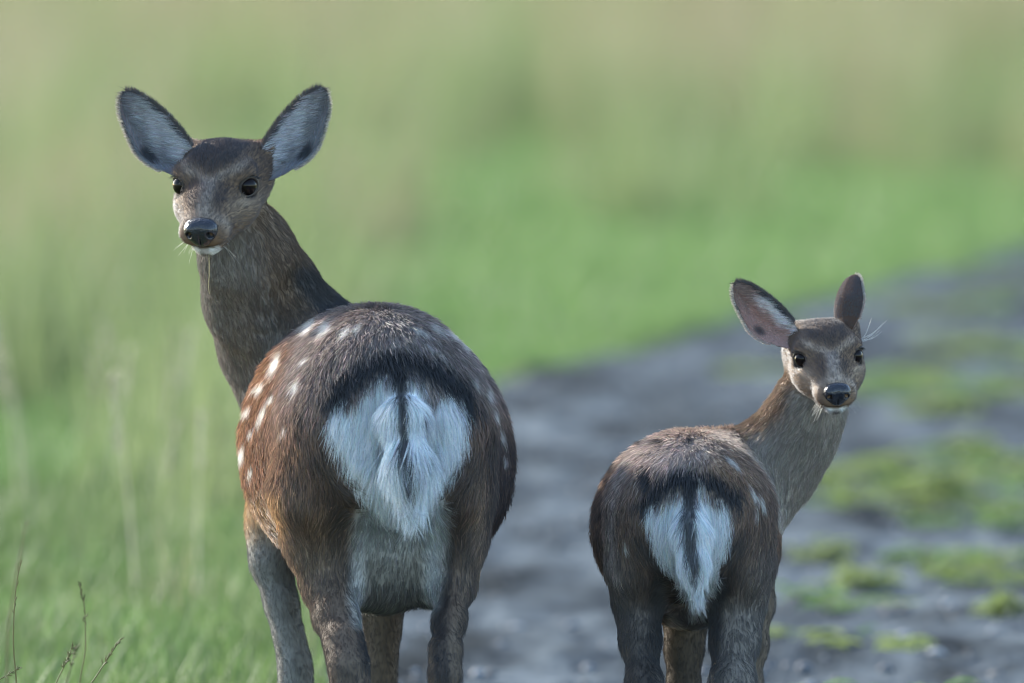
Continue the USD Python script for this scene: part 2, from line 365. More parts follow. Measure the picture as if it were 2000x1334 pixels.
for px, py, R, lab in weeds:
    p = on_ground(px, py); p[2] = groundz(p[0], p[1])
    z = UsdGeom.Xform.Define(stage, path('weed_clump')); z.AddTranslateOp().Set(Gf.Vec3d(*map(float, p + [0, 0, .012])))
    tag(z, lab, 'weed', 'weed clumps on the gravel path')
    usdkit.mesh(stage, str(z.GetPath()) + '/leaves', weed(r, R * .85, int(70 * (R / .07) ** 2), .05), M['weed'])
wp = [(weed(r, .06, 22, .02), M['weed']), (weed(r, .05, 12, .015), M['lush'])]
n = 2600; y = 19 + 28 * r.uniform(0, 1, n); x = path_left(y) + (path_right(y) - path_left(y)) * r.uniform(0, 1, n)
mid = np.exp(-((x - (1.0 + .02 * (y - 24))) / .75) ** 2)
keep = (fbm(np.stack([x * 2.0, y * .9, 0 * x], -1), 3, 44) + .28 * mid + r.uniform(-.05, .05, n)) > .83
keep &= x / y * F_PX > 480 + r.normal(0, 60, n)
x, y = x[keep], y[keep]
instancer('path_weeds', wp, np.stack([x, y, groundz(x, y) + .012], 1), r.integers(0, 2, len(x)), r.uniform(.6, 1.3, len(x)), r.uniform(0, 6.28, len(x)), 'thin scattered weeds along the middle of the gravel path', 'weeds')


# ------------------------------------------------------------------ deer
GREY, BROWN, DARK = np.array([.155, .125, .105]), np.array([.175, .12, .085]), np.array([.085, .068, .055])
RUST, TAN, BLACK, WHITE = np.array([.205, .130, .083]), np.array([.26, .20, .14]), np.array([.016, .018, .022]), np.array([.80, .86, .90])
PALE = np.array([.50, .49, .46])

def relax(v, f, n):
    """Evens out the steps of the grid, each point by less than it could fold over."""
    import scipy.sparse as ss
    e = np.vstack([f[:, [0, 1]], f[:, [1, 2]], f[:, [2, 0]]]); e = np.vstack([e, e[:, ::-1]])
    A = ss.coo_matrix((np.ones(len(e)), (e[:, 0], e[:, 1])), (len(v), len(v))).tocsr(); A.data[:] = 1
    A = ss.diags(1 / np.maximum(np.asarray(A.sum(1)).ravel(), 1)) @ A
    for k in range(n):
        for w in (.5, -.5): v = v + w * (A @ v - v)
    return v

class Deer:
    """Collects rounded solids that are melted into one skin, with the hair's length, flow and colour of each."""
    def __init__(s, y0): s.y0, s.p = y0, []
    def w(s, px, py, dy): return W(px, py, s.y0 + dy)
    def add(s, fn, lo, hi, k, flow, col, ln, dens=1.0):
        s.p.append(dict(fn=fn, lo=np.asarray(lo) - .05, hi=np.asarray(hi) + .05, k=k, flow=flow, col=np.asarray(col), ln=ln, dens=dens))
    def cone(s, a, ra, b, rb, k=.03, sy=1.0, flow=None, col=BROWN, ln=.018, dens=1.0):
        a, b = np.asarray(a, float), np.asarray(b, float)
        q = np.array([1, 1 / sy, 1]); A, B = a * q, b * q; ab = B - A; L2 = ab @ ab
        def fn(P):
            Q = P * q - A
            t = np.clip(Q @ ab / L2, 0, 1)
            return (np.linalg.norm(Q - t[..., None] * ab, axis=-1) - (ra + t * (rb - ra))) * min(sy, 1.0)
        R = max(ra, rb) * max(sy, 1)
        s.add(fn, np.minimum(a, b) - R, np.maximum(a, b) + R, k, unit(b - a) if flow is None else flow, col, ln, dens)
    def ell(s, c, rad, R=np.eye(3), k=.02, flow=(0, 0, -1), col=BROWN, ln=.018, dens=1.0):
        c, rad = np.asarray(c, float), np.asarray(rad, float); RT = np.asarray(R)          # rows of R: the axes
        def fn(P):
            Q = (P - c) @ RT.T / rad
            n1 = np.linalg.norm(Q, axis=-1); n2 = np.linalg.norm(Q / rad, axis=-1)
            return n1 * (n1 - 1) / np.maximum(n2, 1e-9)
        m = rad.max(); s.add(fn, c - m, c + m, k, flow if callable(flow) else np.asarray(flow, float), col, ln, dens)
    def chain(s, pts, **kw):
        """pts: (px, py, dy, radius in px)"""
        for a, b in zip(pts[:-1], pts[1:]):
            s.cone(s.w(*a[:3]), a[3] * mpp(s.y0 + a[2]), s.w(*b[:3]), b[3] * mpp(s.y0 + b[2]), **kw)
    def loft(s, sec, k, flow, col, ln, pear=0.0, lean=0.0):
        sec = np.array(sec, float)
        y = s.y0 + sec[:, 0]; c = W(sec[:, 1], sec[:, 2], y); hw, hh = sec[:, 3] * mpp(y), sec[:, 4] * mpp(y)
        from scipy.interpolate import PchipInterpolator as I
        # round the two ends: extra stations that shrink
        f = [I(y, v) for v in (c[:, 0], c[:, 2], hw, hh)]
        def fn(P):
            yy = np.clip(P[..., 1], y[0], y[-1])
            cx, cz, a, b = (g(yy) for g in f)
            dx, dz = (P[..., 0] - cx), (P[..., 2] - cz)
            zz = np.clip(dz / b, -1, 1); dx = dx + lean * a * zz; a = a * (1 - pear * zz)
            q = np.sqrt((dx / a) ** 2 + (dz / b) ** 2)
            g2 = np.sqrt((dx / a ** 2) ** 2 + (dz / b ** 2) ** 2)
            d = np.where(q > 1e-6, q * (q - 1) / np.maximum(g2, 1e-9), -np.minimum(a, b))
            d = np.maximum(d, -np.minimum(a, b))
            # slope of the profile along the body, so that the ends close at a true distance
            e = 1e-3
            sl = np.maximum(np.abs((f[2](np.clip(yy + e, y[0], y[-1])) - f[2](np.clip(yy - e, y[0], y[-1]))) / (2 * e)), 0)
            d = d / np.sqrt(1 + np.minimum(sl, 3.0) ** 2)
            out = np.maximum(y[0] - P[..., 1], P[..., 1] - y[-1])
            return np.where(out > 0, np.sqrt(np.maximum(d, 0) ** 2 + out ** 2) , d)
        m = max(hw.max(), hh.max())
        s.add(fn, [c[:, 0].min() - m, y[0], c[:, 2].min() - m], [c[:, 0].max() + m, y[-1], c[:, 2].max() + m], k, flow, col, ln)
    def carve(s, fn, lo, hi, k):
        s.p.append(dict(fn=fn, lo=np.asarray(lo) - .02, hi=np.asarray(hi) + .02, k=k, carve=True))
    def skin(s, h):
        add = [p for p in s.p if 'carve' not in p]
        lo = np.min([p['lo'] for p in add], 0); hi = np.max([p['hi'] for p in add], 0)
        n = np.ceil((hi - lo) / h).astype(int) + 1
        Fd = np.full(n, .2, np.float32)
        for p in s.p:
            a = np.maximum(np.floor((p['lo'] - lo) / h).astype(int), 0); b = np.minimum(np.ceil((p['hi'] - lo) / h).astype(int) + 1, n)
            ax = [lo[q] + h * np.arange(a[q], b[q]) for q in range(3)]
            P = np.stack(np.meshgrid(*ax, indexing='ij'), -1)
            sl = tuple(slice(a[q], b[q]) for q in range(3))
            v = p['fn'](P).astype(np.float32)
            Fd[sl] = -smin(-Fd[sl], v, p['k']) if 'carve' in p else smin(Fd[sl], v, p['k'])
        V, Fc = surface_nets(Fd, lo, h)
        m = trimesh.Trimesh(V, Fc, process=False)
        parts = m.split(only_watertight=False)
        if len(parts) > 1: m = max(parts, key=lambda q: len(q.faces))
        v, f = np.array(m.vertices), np.array(m.faces)
        v = relax(v, f, 3)
        return v, f, arrays((v, f), True)[2]
    def blend(s, P):
        add = [p for p in s.p if 'carve' not in p]
        ds = np.stack([np.where(((P > p['lo'] - .1) & (P < p['hi'] + .1)).all(1), p['fn'](P), 9) for p in add], 1)
        w = np.exp(-np.maximum(ds - ds.min(1, keepdims=True), 0) / .010); w /= w.sum(1, keepdims=True)
        fl = np.zeros_like(P)
        for k, p in enumerate(add):
            f = p['flow'](P) if callable(p['flow']) else np.broadcast_to(p['flow'], P.shape)
            fl += w[:, k:k + 1] * f
        return fl, w @ np.array([p['col'] for p in add]), w @ np.array([p['ln'] for p in add]), w @ np.array([p['dens'] for p in add])

class Head:
    """A deer's head in its own frame: x to the picture's right, f to the nose, z to the crown."""
    def __init__(s, d, px, py, dy, scale, yaw, pitch, roll):
        s.d, s.c, s.k = d, d.w(px, py, dy), scale
        cy, sy_, ct, st = math.cos(yaw), math.sin(yaw), math.cos(pitch), math.sin(pitch)
        f = np.array([sy_ * ct, -cy * ct, -st]); r = np.array([cy, sy_, 0]); u = np.array([sy_ * st, -cy * st, ct])
        cr, sr = math.cos(roll), math.sin(roll)
        s.R = np.array([cr * r + sr * u, f, cr * u - sr * r])                     # rows: x, f, z
    def at(s, x, f, z): return s.c + s.k * (np.array([x, f, z], float) @ s.R)
    def loc(s, P): return (P - s.c) @ s.R.T / s.k
    def dirw(s, x, f, z): return unit(np.array([x, f, z], float) @ s.R)
    def build(s, face):
        d, k = s.d, s.k
        back = s.dirw(0, -1, .1); updir = lambda P: np.broadcast_to(s.dirw(0, -1, .15), P.shape)
        def fan(P):                                                              # hair fans out from the nose to the back of the head
            L = s.loc(P); v = L - np.array([0, .16, .0]); return unit(v) @ s.R
        kw = dict(flow=fan, col=face, ln=.0085 * k + .0005, dens=2.2)
        E = lambda c, r, **q: d.ell(s.at(*c), np.array(r) * k, R=s.R, **{**kw, **q})
        C = lambda a, ra, b, rb, **q: d.cone(s.at(*a), ra * k, s.at(*b), rb * k, **{**kw, **q})
        E((0, -.043, -.017), (.055, .054, .039), k=.03)
        E((0, -.020, .007), (.046, .050, .032), k=.025)
        C((0, .0, -.006), .042, (0, .060, -.010), .0320, k=.025)
        C((0, .055, -.010), .0325, (0, .103, -.013), .0245, k=.02)
        for sx in (-1, 1):
            E((sx * .043, .002, .017), (.021, .024, .012), k=.014)               # brow over the eye
            E((sx * .041, .020, -.024), (.014, .024, .012), k=.02)               # cheekbone under the eye
            C((sx * .034, -.052, -.036), .036, (sx * .024, .020, -.032), .030, k=.03)   # cheek
            C((sx * .024, .02, -.034), .026, (sx * .011, .086, -.034), .0185, k=.03)  # jaw
            E((sx * .0195, .104, -.015), (.0180, .022, .0175), k=.014, ln=.005)            # upper lip
            C((sx * .032, -.074, -.024), .024, (sx * .060, -.090, -.008), .011, k=.03)       # root of the ear
        E((0, .099, -.0455), (.0185, .022, .0120), k=.008, ln=.005)                   # chin
        r = .0152 * k
        s.eyes = []
        for sx in (-1, 1):
            e = s.at(sx * .0490, .014, .0); s.eyes.append((e, r, s.dirw(sx * .72, .66, .20)))
            o = s.eyes[-1][2]
            d.carve(lambda P, e=e, r=r: np.linalg.norm(P - e, axis=-1) - r * 1.05, e - r, e + r, .004)
            q = e + o * r * .95
            d.carve(lambda P, e=q, r=r: np.linalg.norm(P - e, axis=-1) - r * 1.0, q - r, q + r, .006)
        # mouth slit
        A, B = s.at(0, .150, -.0295), None
        slit = lambda P: np.maximum(np.maximum(np.abs(s.loc(P)[..., 2] + .0335 - .10 * np.maximum(.10 - s.loc(P)[..., 1], 0)) - .0024, .075 - s.loc(P)[..., 1]), np.abs(s.loc(P)[..., 0]) - .05) * k
        d.carve(slit, s.at(0, .11, -.03) - .06, s.at(0, .11, -.03) + .06, .003)

def nose_mesh(H):
    """Wet nose pad with two comma nostrils, in the head's frame."""
    h = .0011
    ax = [np.arange(-.032, .032, h), np.arange(.095, .150, h), np.arange(-.040, .024, h)]
    P = np.stack(np.meshgrid(*ax, indexing='ij'), -1)
    def el(c, r):
        q = (P - c) / np.array(r); n1 = np.linalg.norm(q, axis=-1); return n1 * (n1 - 1) / np.maximum(np.linalg.norm(q / np.array(r), axis=-1), 1e-9)
    f = el((0, .117, .0005), (.0235, .0165, .0155))
    for sx in (-1, 1): f = smin(f, el((sx * .0125, .120, -.002), (.0128, .0150, .0150)), .006)
    f = smin(f, el((0, .119, -.016), (.0150, .0150, .0130)), .010)
    for sx in (-1, 1):
        q = P - np.array([sx * .0165, .1335, -.0030]); a = sx * .5
        u = q[..., 0] * math.cos(a) + q[..., 2] * math.sin(a); v = -q[..., 0] * math.sin(a) + q[..., 2] * math.cos(a)
        n = np.sqrt((u / .0046) ** 2 + (q[..., 1] / .010) ** 2 + (v / .0072) ** 2)
        f = -smin(-f, (n - 1) * .0046, .0025)
    n = np.sqrt((P[..., 0] / .0010) ** 2 + ((P[..., 1] - .136) / .006) ** 2 + ((P[..., 2] + .018) / .012) ** 2)
    f = -smin(-f, (n - 1) * .0010, .002)
    V, Fc = surface_nets(f.astype(np.float32), np.array([a[0] for a in ax]), h)
    m = trimesh.Trimesh(V, Fc[:, ::-1], process=False); m.vertices = relax(np.array(m.vertices), np.array(m.faces), 2)
    # the frame x, f, z is left handed, which turns the faces round
    return H.c + H.k * (np.array(m.vertices) @ H.R), np.array(m.faces)

EAR_S = np.array([-.30, -.12, 0, .08, .2, .34, .45, .57, .70, .82, .92, .97, 1.0])
EAR_U = np.array([-12, -24, -30, -32, -34, -34.5, -33.5, -31, -27, -21, -13, -8, -1.5])
EAR_L = np.array([14, 34, 43, 49, 55, 57, 53.5, 48, 41, 33, 21, 12.5, 1.5])
def ear(base, tip, perp, N, mir):
    """Shell of an ear. perp: towards the bulging outer edge; N: towards the opening. Returns vertices, faces, (s, tau, side) per vertex."""
    A = tip - base; L = np.linalg.norm(A); A = A / L
    perp = unit(perp - (perp @ A) * A); N = unit(N - (N @ A) * A - (N @ perp) * perp); u = L / 168.0
    S, T = np.linspace(-.30, 1, 40), np.linspace(-1, 1, 27)
    s, t = np.meshgrid(S, T, indexing='ij')
    from scipy.interpolate import PchipInterpolator as I
    tu, tl = I(EAR_S, EAR_U)(s) * u, I(EAR_S, EAR_L)(s) * u
    c, w = (tu + tl) / 2, (tl - tu) / 2
    phi = 1.15
    dep = w * .62 * np.clip(1.15 - s * .55, 0, 1)
    q = base + s[..., None] * L * A + (c + w * np.sin(t * phi) / math.sin(phi))[..., None] * perp
    q = q - (dep * (1 - (1 - np.cos(t * phi)) / (1 - math.cos(phi))))[..., None] * N + (.06 * L * np.sin(np.pi * np.clip(s, 0, 1)))[..., None] * N * -1
    th = .0042 * (1 - .75 * np.abs(t) ** 4) * np.clip((1.02 - s) * 6, .15, 1)
    front, backs = q, q - th[..., None] * N
    n, m = s.shape
    V = np.vstack([front.reshape(-1, 3), backs.reshape(-1, 3)])
    i, j = np.meshgrid(np.arange(n - 1), np.arange(m - 1), indexing='ij'); a = (i * m + j).ravel(); o = n * m
    f = [np.stack([a, a + m, a + m + 1], 1), np.stack([a, a + m + 1, a + 1], 1)]
    f += [g_[:, ::-1] + o for g_ in f]
    rim = np.concatenate([np.arange(n) * m, (n - 1) * m + np.arange(1, m), (np.arange(n - 2, -1, -1)) * m + m - 1, np.arange(m - 2, 0, -1)])
    b = np.roll(rim, -1)
    f += [np.stack([rim, b, b + o], 1)[:, ::-1], np.stack([rim, b + o, rim + o], 1)[:, ::-1]]
    Fc = np.vstack(f)
    par = np.vstack([np.stack([s.ravel(), t.ravel(), np.ones(o)], 1), np.stack([s.ravel(), t.ravel(), -np.ones(o)], 1)])
    tm = trimesh.Trimesh(V, Fc, process=False)
    if tm.volume < 0: Fc = Fc[:, ::-1]
    return V, Fc, par, A, perp, N, L

def sample(V, Fc, N, weight, n, r):
    tri = V[Fc]; ar = np.linalg.norm(np.cross(tri[:, 1] - tri[:, 0], tri[:, 2] - tri[:, 0]), axis=1) * weight
    c = np.cumsum(ar); f = np.searchsorted(c, r.uniform(0, c[-1], n)); f = np.minimum(f, len(Fc) - 1)
    a, b = np.sqrt(r.uniform(size=n)), r.uniform(size=n)
    bc = np.stack([1 - a, a * (1 - b), a * b], 1)
    return f, bc

def strands(P, N, flow, ln, lift, r, keys=3, clump=.25, droop=.0, scale=55.0):
    """Hair from roots P along flow, raised from the skin by lift."""
    t = flow - (flow * N).sum(1, keepdims=True) * N
    t = unit(t + 1e-9)
    b = np.cross(N, t)
    clump = clump * np.clip(ln / .020, .25, 1.1)
    j1 = (fbm(P * scale, 2, 5) - .5) * 2.6 * clump + r.normal(0, 1, len(P)) * clump * .45
    t = unit(t + b * j1[:, None])
    lift = np.clip(lift * (1 + r.normal(0, .3, len(P))) + (fbm(P * scale * .8, 2, 9) - .5) * clump * .9, .03, 1.2)
    ln = ln * r.uniform(.6, 1.2, len(P))
    pts = [P - .0008 * N]
    q, seg = P, ln / (keys - 1)
    for k in range(1, keys):
        e = lift * (1 - .55 * (k - 1) / max(keys - 2, 1))
        d = unit(t * np.cos(e)[:, None] + N * np.sin(e)[:, None] + np.array([0, 0, -droop * k / (keys - 1)]))
        q = q + d * seg[:, None]; pts.append(q)
    return np.stack(pts, 1)

def brighten(c):
    return c * (1 + np.array([.47, .43, .38]) * (sstep(.45, .15, c.mean(1)) * sstep(.02, .07, c.mean(1)))[:, None])

def vary(c, r, a=.30):
    g = np.exp(r.normal(0, a, len(c)))[:, None]
    return np.clip(c * g * (1 + r.normal(0, .04, c.shape)), 0, .92)

def dress(root, D_, H, coat, ears, ear_coat, n_fur, h, seed, thin_len=1.0):
    """Skin, fur and ears of one deer."""
    r = np.random.default_rng(seed)
    V, Fc, N = D_.skin(h)
    fl, col, ln, dens = D_.blend(V)
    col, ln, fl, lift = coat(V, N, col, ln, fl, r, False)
    vs, fs, cs, th, o = [V], [Fc], [col * .8], [np.zeros(len(V))], len(V)
    fur_p, fur_c, fur_w = [], [], []
    weight = dens[Fc].mean(1) * (1 + 1.2 * sstep(.3, .45, col[Fc].mean(1).mean(1))) * np.where(N[Fc].mean(1)[:, 1] < .25, 1.0, .45) * np.where(V[Fc].mean(1)[:, 2] < .20, .25, 1.0)
    f, bc = sample(V, Fc, N, weight, n_fur, r)
    P = (V[Fc[f]] * bc[..., None]).sum(1); NN = unit((N[Fc[f]] * bc[..., None]).sum(1))
    fl, col, ln, _ = D_.blend(P)
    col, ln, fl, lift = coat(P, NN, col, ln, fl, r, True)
    ok = np.ones(len(P), bool)
    L = H.loc(P)
    for e, rad, od in H.eyes: ok &= np.linalg.norm(P - e, axis=1) > rad * 1.38
    ok &= ~((np.abs(L[:, 0]) < .0235) & (L[:, 1] > .110) & (L[:, 2] > -.028) & (L[:, 2] < .017))
    P, NN, fl, col, ln, lift = P[ok], NN[ok], fl[ok], col[ok], ln[ok], lift[ok]
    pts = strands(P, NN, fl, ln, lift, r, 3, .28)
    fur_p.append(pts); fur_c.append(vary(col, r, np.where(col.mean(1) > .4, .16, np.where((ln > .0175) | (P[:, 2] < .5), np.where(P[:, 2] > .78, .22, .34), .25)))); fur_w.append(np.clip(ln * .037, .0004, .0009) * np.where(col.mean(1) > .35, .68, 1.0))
    for k, (base, tip, perp, No, mir) in enumerate(ears):
        v, fc, par, A, pp, No, L_ = ear(base, tip, perp, No, mir)
        _, _, n_ = arrays((v, fc), True)
        c, _ = ear_coat(par, k)
        vs.append(v); fs.append(fc + o); cs.append(c); th.append(np.full(len(v), .5)); o += len(v)
        f, bc = sample(v, fc, n_, np.where(par[fc].mean(1)[:, 0] > -.02, 1.0, .1), 9000, r)
        q = (v[fc[f]] * bc[..., None]).sum(1); pr = (par[fc[f]] * bc[..., None]).sum(1); nn = unit((n_[fc[f]] * bc[..., None]).sum(1))
        c, lnn = ear_coat(pr, k)
        tau, front = pr[:, 1], pr[:, 2] > 0
        rim = np.abs(tau) > .93
        wdir = np.where(tau[:, None] > .75, 1.0, np.where(tau[:, None] < .3, .85, -.2 * np.ones((len(tau), 1))))
        flow = A + np.where(front[:, None], wdir * pp, .3 * np.sign(tau)[:, None] * pp)
        lf = np.where(front, np.where(tau < .2, .45, .25), .2)
        pts = strands(q, nn, flow, lnn * L_ / .125, lf, r, 3, .22)
        fur_p.append(pts); fur_c.append(vary(c, r, .2)); fur_w.append(np.full(len(q), .0006))
        # fringe along the rim
        n = 2200; s = r.uniform(.0, 1, n); side = r.choice([-1, 1], n)
        i_s = np.clip(((s + .30) / 1.30 * 39), 0, 38.999); i0 = i_s.astype(int); fr = (i_s - i0)[:, None]
        col_j = np.where(side > 0, 26, 0); g0, g1 = v[i0 * 27 + col_j], v[(i0 + 1) * 27 + col_j]
        q = g0 * (1 - fr) + g1 * fr
        outd = unit(side[:, None] * pp + .9 * s[:, None] * A + r.normal(0, .25, (n, 3)))
        l = r.uniform(.003, .0075, n) * L_ / .125
        pts = np.stack([q, q + outd * (l * .5)[:, None], q + outd * l[:, None] + A * (l * .3)[:, None]], 1)
        c, _ = ear_coat(np.stack([s, side * 1.0, np.where(r.uniform(size=n) < .5, 1.0, -1.0)], 1), k)
        fur_p.append(pts); fur_c.append(vary(np.where((side > 0)[:, None], np.maximum(c, [.42, .39, .35]), np.maximum(c, .05)), r)); fur_w.append(np.full(n, .00055))  # outer edge hairs lightened to paint in the backlit rim
    body = usdkit.mesh(stage, path('body', root), (np.vstack(vs), np.vstack(fs)), M['hide'], smooth=True)
    vcol(body, 'coat', np.vstack(cs))
    UsdGeom.PrimvarsAPI(body).CreatePrimvar('thin', Sdf.ValueTypeNames.FloatArray, 'vertex').Set(Vt.FloatArray.FromNumpy(np.concatenate(th).astype(np.float32)))
    w = np.concatenate(fur_w)[:, None] * np.array([1.0, .8, .18])
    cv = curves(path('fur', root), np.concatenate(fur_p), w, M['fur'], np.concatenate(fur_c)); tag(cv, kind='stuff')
    # eyes with lids and lashes
    for e, rad, od in H.eyes:
        m = trimesh.creation.icosphere(4, rad)
        usdkit.mesh(stage, path('eye', root), (np.array(m.vertices) + e, np.array(m.faces)), M['eye'], smooth=True)
        up = H.R[2]; tx = unit(np.cross(up, od)); ty = np.cross(od, tx)
        a = np.linspace(0, 2 * np.pi, 41)[:-1]
        ring = e + od * rad * .34 + (np.cos(a)[:, None] * tx * 1.06 + np.sin(a)[:, None] * ty * .97) * rad
        b = np.linspace(0, 2 * np.pi, 11)[:-1]
        rr = rad * (.17 + .07 * np.maximum(np.sin(a), 0))
        radial = unit(ring - e - od * rad * .34)
        v = ring[:, None] + rr[:, None, None] * (np.cos(b)[None, :, None] * radial[:, None] + np.sin(b)[None, :, None] * od)
        i, j = np.meshgrid(np.arange(40), np.arange(10), indexing='ij'); p0 = (i * 10 + j).ravel(); p1 = (((i + 1) % 40) * 10 + j).ravel(); p2 = (((i + 1) % 40) * 10 + (j + 1) % 10).ravel(); p3 = (i * 10 + (j + 1) % 10).ravel()
        ff = np.vstack([np.stack([p0, p1, p2], 1), np.stack([p0, p2, p3], 1)])
        usdkit.mesh(stage, path('eyelid', root), (v.reshape(-1, 3), ff), M['lid'], smooth=True)
        n = 34; aa = r.uniform(.35, 2.8, n); base = e + od * rad * .38 + (np.cos(aa)[:, None] * tx * 1.05 + np.sin(aa)[:, None] * ty * .98) * rad
        side = unit(np.cos(aa)[:, None] * tx + .7 * np.sin(aa)[:, None] * ty)
        dd = unit(od * .9 + side * .55 + r.normal(0, .12, (n, 3))); l = r.uniform(.006, .012, n) * H.k
        curves(path('eyelashes', root), np.stack([base, base + dd * (l * .5)[:, None], base + dd * l[:, None] + ty * (l * -.25)[:, None]], 1), [.0007, .0006, .0002], M['lash'])
    usdkit.mesh(stage, path('nose', root), nose_mesh(H), M['nose'], smooth=True)
    # whiskers on the muzzle
    n = 24; sx = r.choice([-1, 1], n); base = np.array([H.at(a * r.uniform(.012, .028), r.uniform(.085, .112), r.uniform(-.044, -.022)) for a in sx])
    dd = np.array([H.dirw(a * r.uniform(.4, 1.2), r.uniform(-.1, .7), -r.uniform(.3, 1.0)) for a in sx]); l = r.uniform(.012, .038, n) * H.k
    wk = curves(path('whiskers', root), np.stack([base, base + dd * (l * .5)[:, None], base + dd * l[:, None] + np.array([0, 0, -.12]) * l[:, None]], 1), [.00026, .0002, .0001], M['whisker']); tag(wk, kind='stuff')
    return V, N

def hoof(root, foot, k):
    for sx in (-1, 1):
        a = [[-.011, -.028, .05], [.011, -.028, .05], [.011, .022, .055], [-.011, .022, .055], [-.013, -.05, .0], [.013, -.05, .0], [.015, .026, .0], [-.015, .026, .0]]
        m = trimesh.convex.convex_hull(np.array(a) * k * [1, -1, 1])
        for _ in range(2): m = m.subdivide()
        usdkit.mesh(stage, path('hoof', root), (np.array(m.vertices) + foot + [sx * .0155 * k, 0, 0], np.array(m.faces)), M['hoof'], smooth=30)

def face_coat(H, P, N, col, tone=1.0, mark=1.0):
    """Markings of a sika deer's face, in the head's frame. Returns colours and the weight of the head."""
    L = H.loc(P); x, f, z = L.T; ax = np.abs(x)
    nz = (fbm(P * 90, 3, 77) - .5)
    on = sstep(-.11, -.06, f) * sstep(.19, .145, np.linalg.norm(L, axis=1)) * sstep(-.085, -.055, z + .3 * np.minimum(f - .06, 0) * 0 + .01 * nz)
    q = .87 * z - .5 * f + .0035 + .006 * nz                                                       # height up the face
    base = np.array([.118, .080, .053]) * tone
    c = lerp(col, base, np.ones(len(x)))
    c = lerp(c, np.array([.25, .19, .135]) * tone, .55 * sstep(.022, .04, ax) * np.exp(-((q + .035) / .022) ** 2))              # cheek
    c = lerp(c, [.048, .036, .031], .92 * sstep(.046, .032, ax + .010 * nz) * sstep(.012 + .45 * ax, .026 + .45 * ax, q) * mark)            # dark cap of the forehead
    c = lerp(c, np.array([.29, .24, .195]) * tone, .8 * np.exp(-((q - .0085 - .42 * ax) / .0065) ** 2) * mark * sstep(.056, .044, ax) * sstep(-.045, -.02, f))  # pale brow
    c = lerp(c, np.array([.22, .19, .17]) * tone, .75 * sstep(.020, .006, ax + .004 * nz) * sstep(.016, .004, q) * sstep(-.050, -.025, q))      # grey bridge
    c = lerp(c, [.060, .045, .040], .85 * mark * np.exp(-((ax - .0205) / .0085) ** 2) * np.exp(-((q + .016) / .017) ** 2))              # dark hollow beside the bridge
    c = lerp(c, np.array([.27, .225, .185]) * tone, .6 * np.exp(-((f - .099) / .012) ** 2) * sstep(-.030, -.012, z))               # pale ring behind the nose
    c = lerp(c, np.array([.32, .26, .2]) * tone, .6 * np.exp(-((ax - .050) / .012) ** 2 - ((q + .026) / .007) ** 2))             # pale under the eye
    for e, rad, od in H.eyes:
        c = lerp(c, [.02, .017, .015], .95 * sstep(1.62, 1.28, np.linalg.norm(P - e, axis=1) / rad))
    c = lerp(c, [.022, .020, .019], .9 * np.exp(-((z + .033) / .0035) ** 2) * sstep(.072, .082, f) * sstep(.034, .026, ax))          # dark lip
    c = lerp(c, [.66, .67, .66], sstep(-.0355, -.0400, z) * sstep(.078, .096, f) * sstep(.025, .015, ax) * (.35 + .65 * sstep(.004, .010, ax)))                       # white chin
    c = lerp(c, [.09, .08, .075], .8 * sstep(-.045, -.049, z) * sstep(.100, .107, f) * sstep(.009, .005, ax))
    return lerp(col, c, on), on

# ---- the adult
DA = Deer(20.0)
a_head = math.radians(10)
rear = np.array([math.sin(a_head), -math.cos(a_head), 0.0])
def body_flow(P):
    px, py = PX(P)
    out = np.clip((px - 765) / 220, -1, 1)[:, None] * np.array([1.0, 0, 0])
    return rear * .75 + np.array([0, 0, -.75]) + .55 * out
DA.loft([(0.00, 778, 835, 96, 100), (.03, 772, 828, 140, 150), (.08, 766, 820, 178, 185), (.18, 757, 836, 203, 236), (.30, 748, 862, 217, 262), (.40, 739, 870, 243, 270), (.49, 735, 876, 263, 276), (.60, 708, 870, 228, 262), (.75, 672, 852, 182, 245), (.88, 640, 835, 130, 190), (.96, 630, 830, 60, 110)], .035, body_flow, BROWN, .024, .05, .05)
down = np.array([0, -.25, -1.0])
DA.cone(DA.w(660, 835, .14), 116 * mpp(20), DA.w(618, 955, .15), 78 * mpp(20), k=.03, sy=1.25, flow=down + [-.15, 0, 0], col=BROWN, ln=.024)
DA.chain([(614, 955, .17, 76), (624, 1050, .20, 60), (640, 1140, .18, 45)], k=.04, sy=1.35, flow=down, col=[.15, .115, .085], ln=.020)
DA.chain([(640, 1140, .18, 45), (655, 1205, .13, 37), (671, 1255, .08, 32), (681, 1300, .05, 32), (685, 1345, .05, 28), (688, 1420, .07, 21), (690, 1600, .09, 23)], k=.025, sy=1.2, flow=down, col=[.075, .062, .051], ln=.012)
DA.cone(DA.w(866, 850, .14), 92 * mpp(20), DA.w(892, 960, .15), 57 * mpp(20), k=.03, sy=1.4, flow=down + [.1, 0, 0], col=BROWN, ln=.024)
DA.chain([(893, 960, .17, 54), (896, 1050, .20, 42), (889, 1140, .18, 32)], k=.04, sy=1.6, flow=down, col=[.12, .095, .075], ln=.020)
DA.chain([(889, 1140, .18, 32), (877, 1215, .12, 26), (870, 1270, .07, 24), (869, 1320, .05, 25), (869, 1420, .06, 18), (868, 1600, .08, 21)], k=.025, sy=1.2, flow=down, col=[.075, .062, .051], ln=.012)
DA.chain([(560, 930, .72, 76), (535, 1030, .74, 44), (530, 1100, .72, 30), (550, 1180, .71, 22), (565, 1245, .70, 18), (577, 1300, .69, 19), (578, 1340, .69, 17), (582, 1420, .70, 17), (586, 1560, .70, 16)], k=.04, sy=1.2, flow=down, col=[.125, .13, .128], ln=.010)
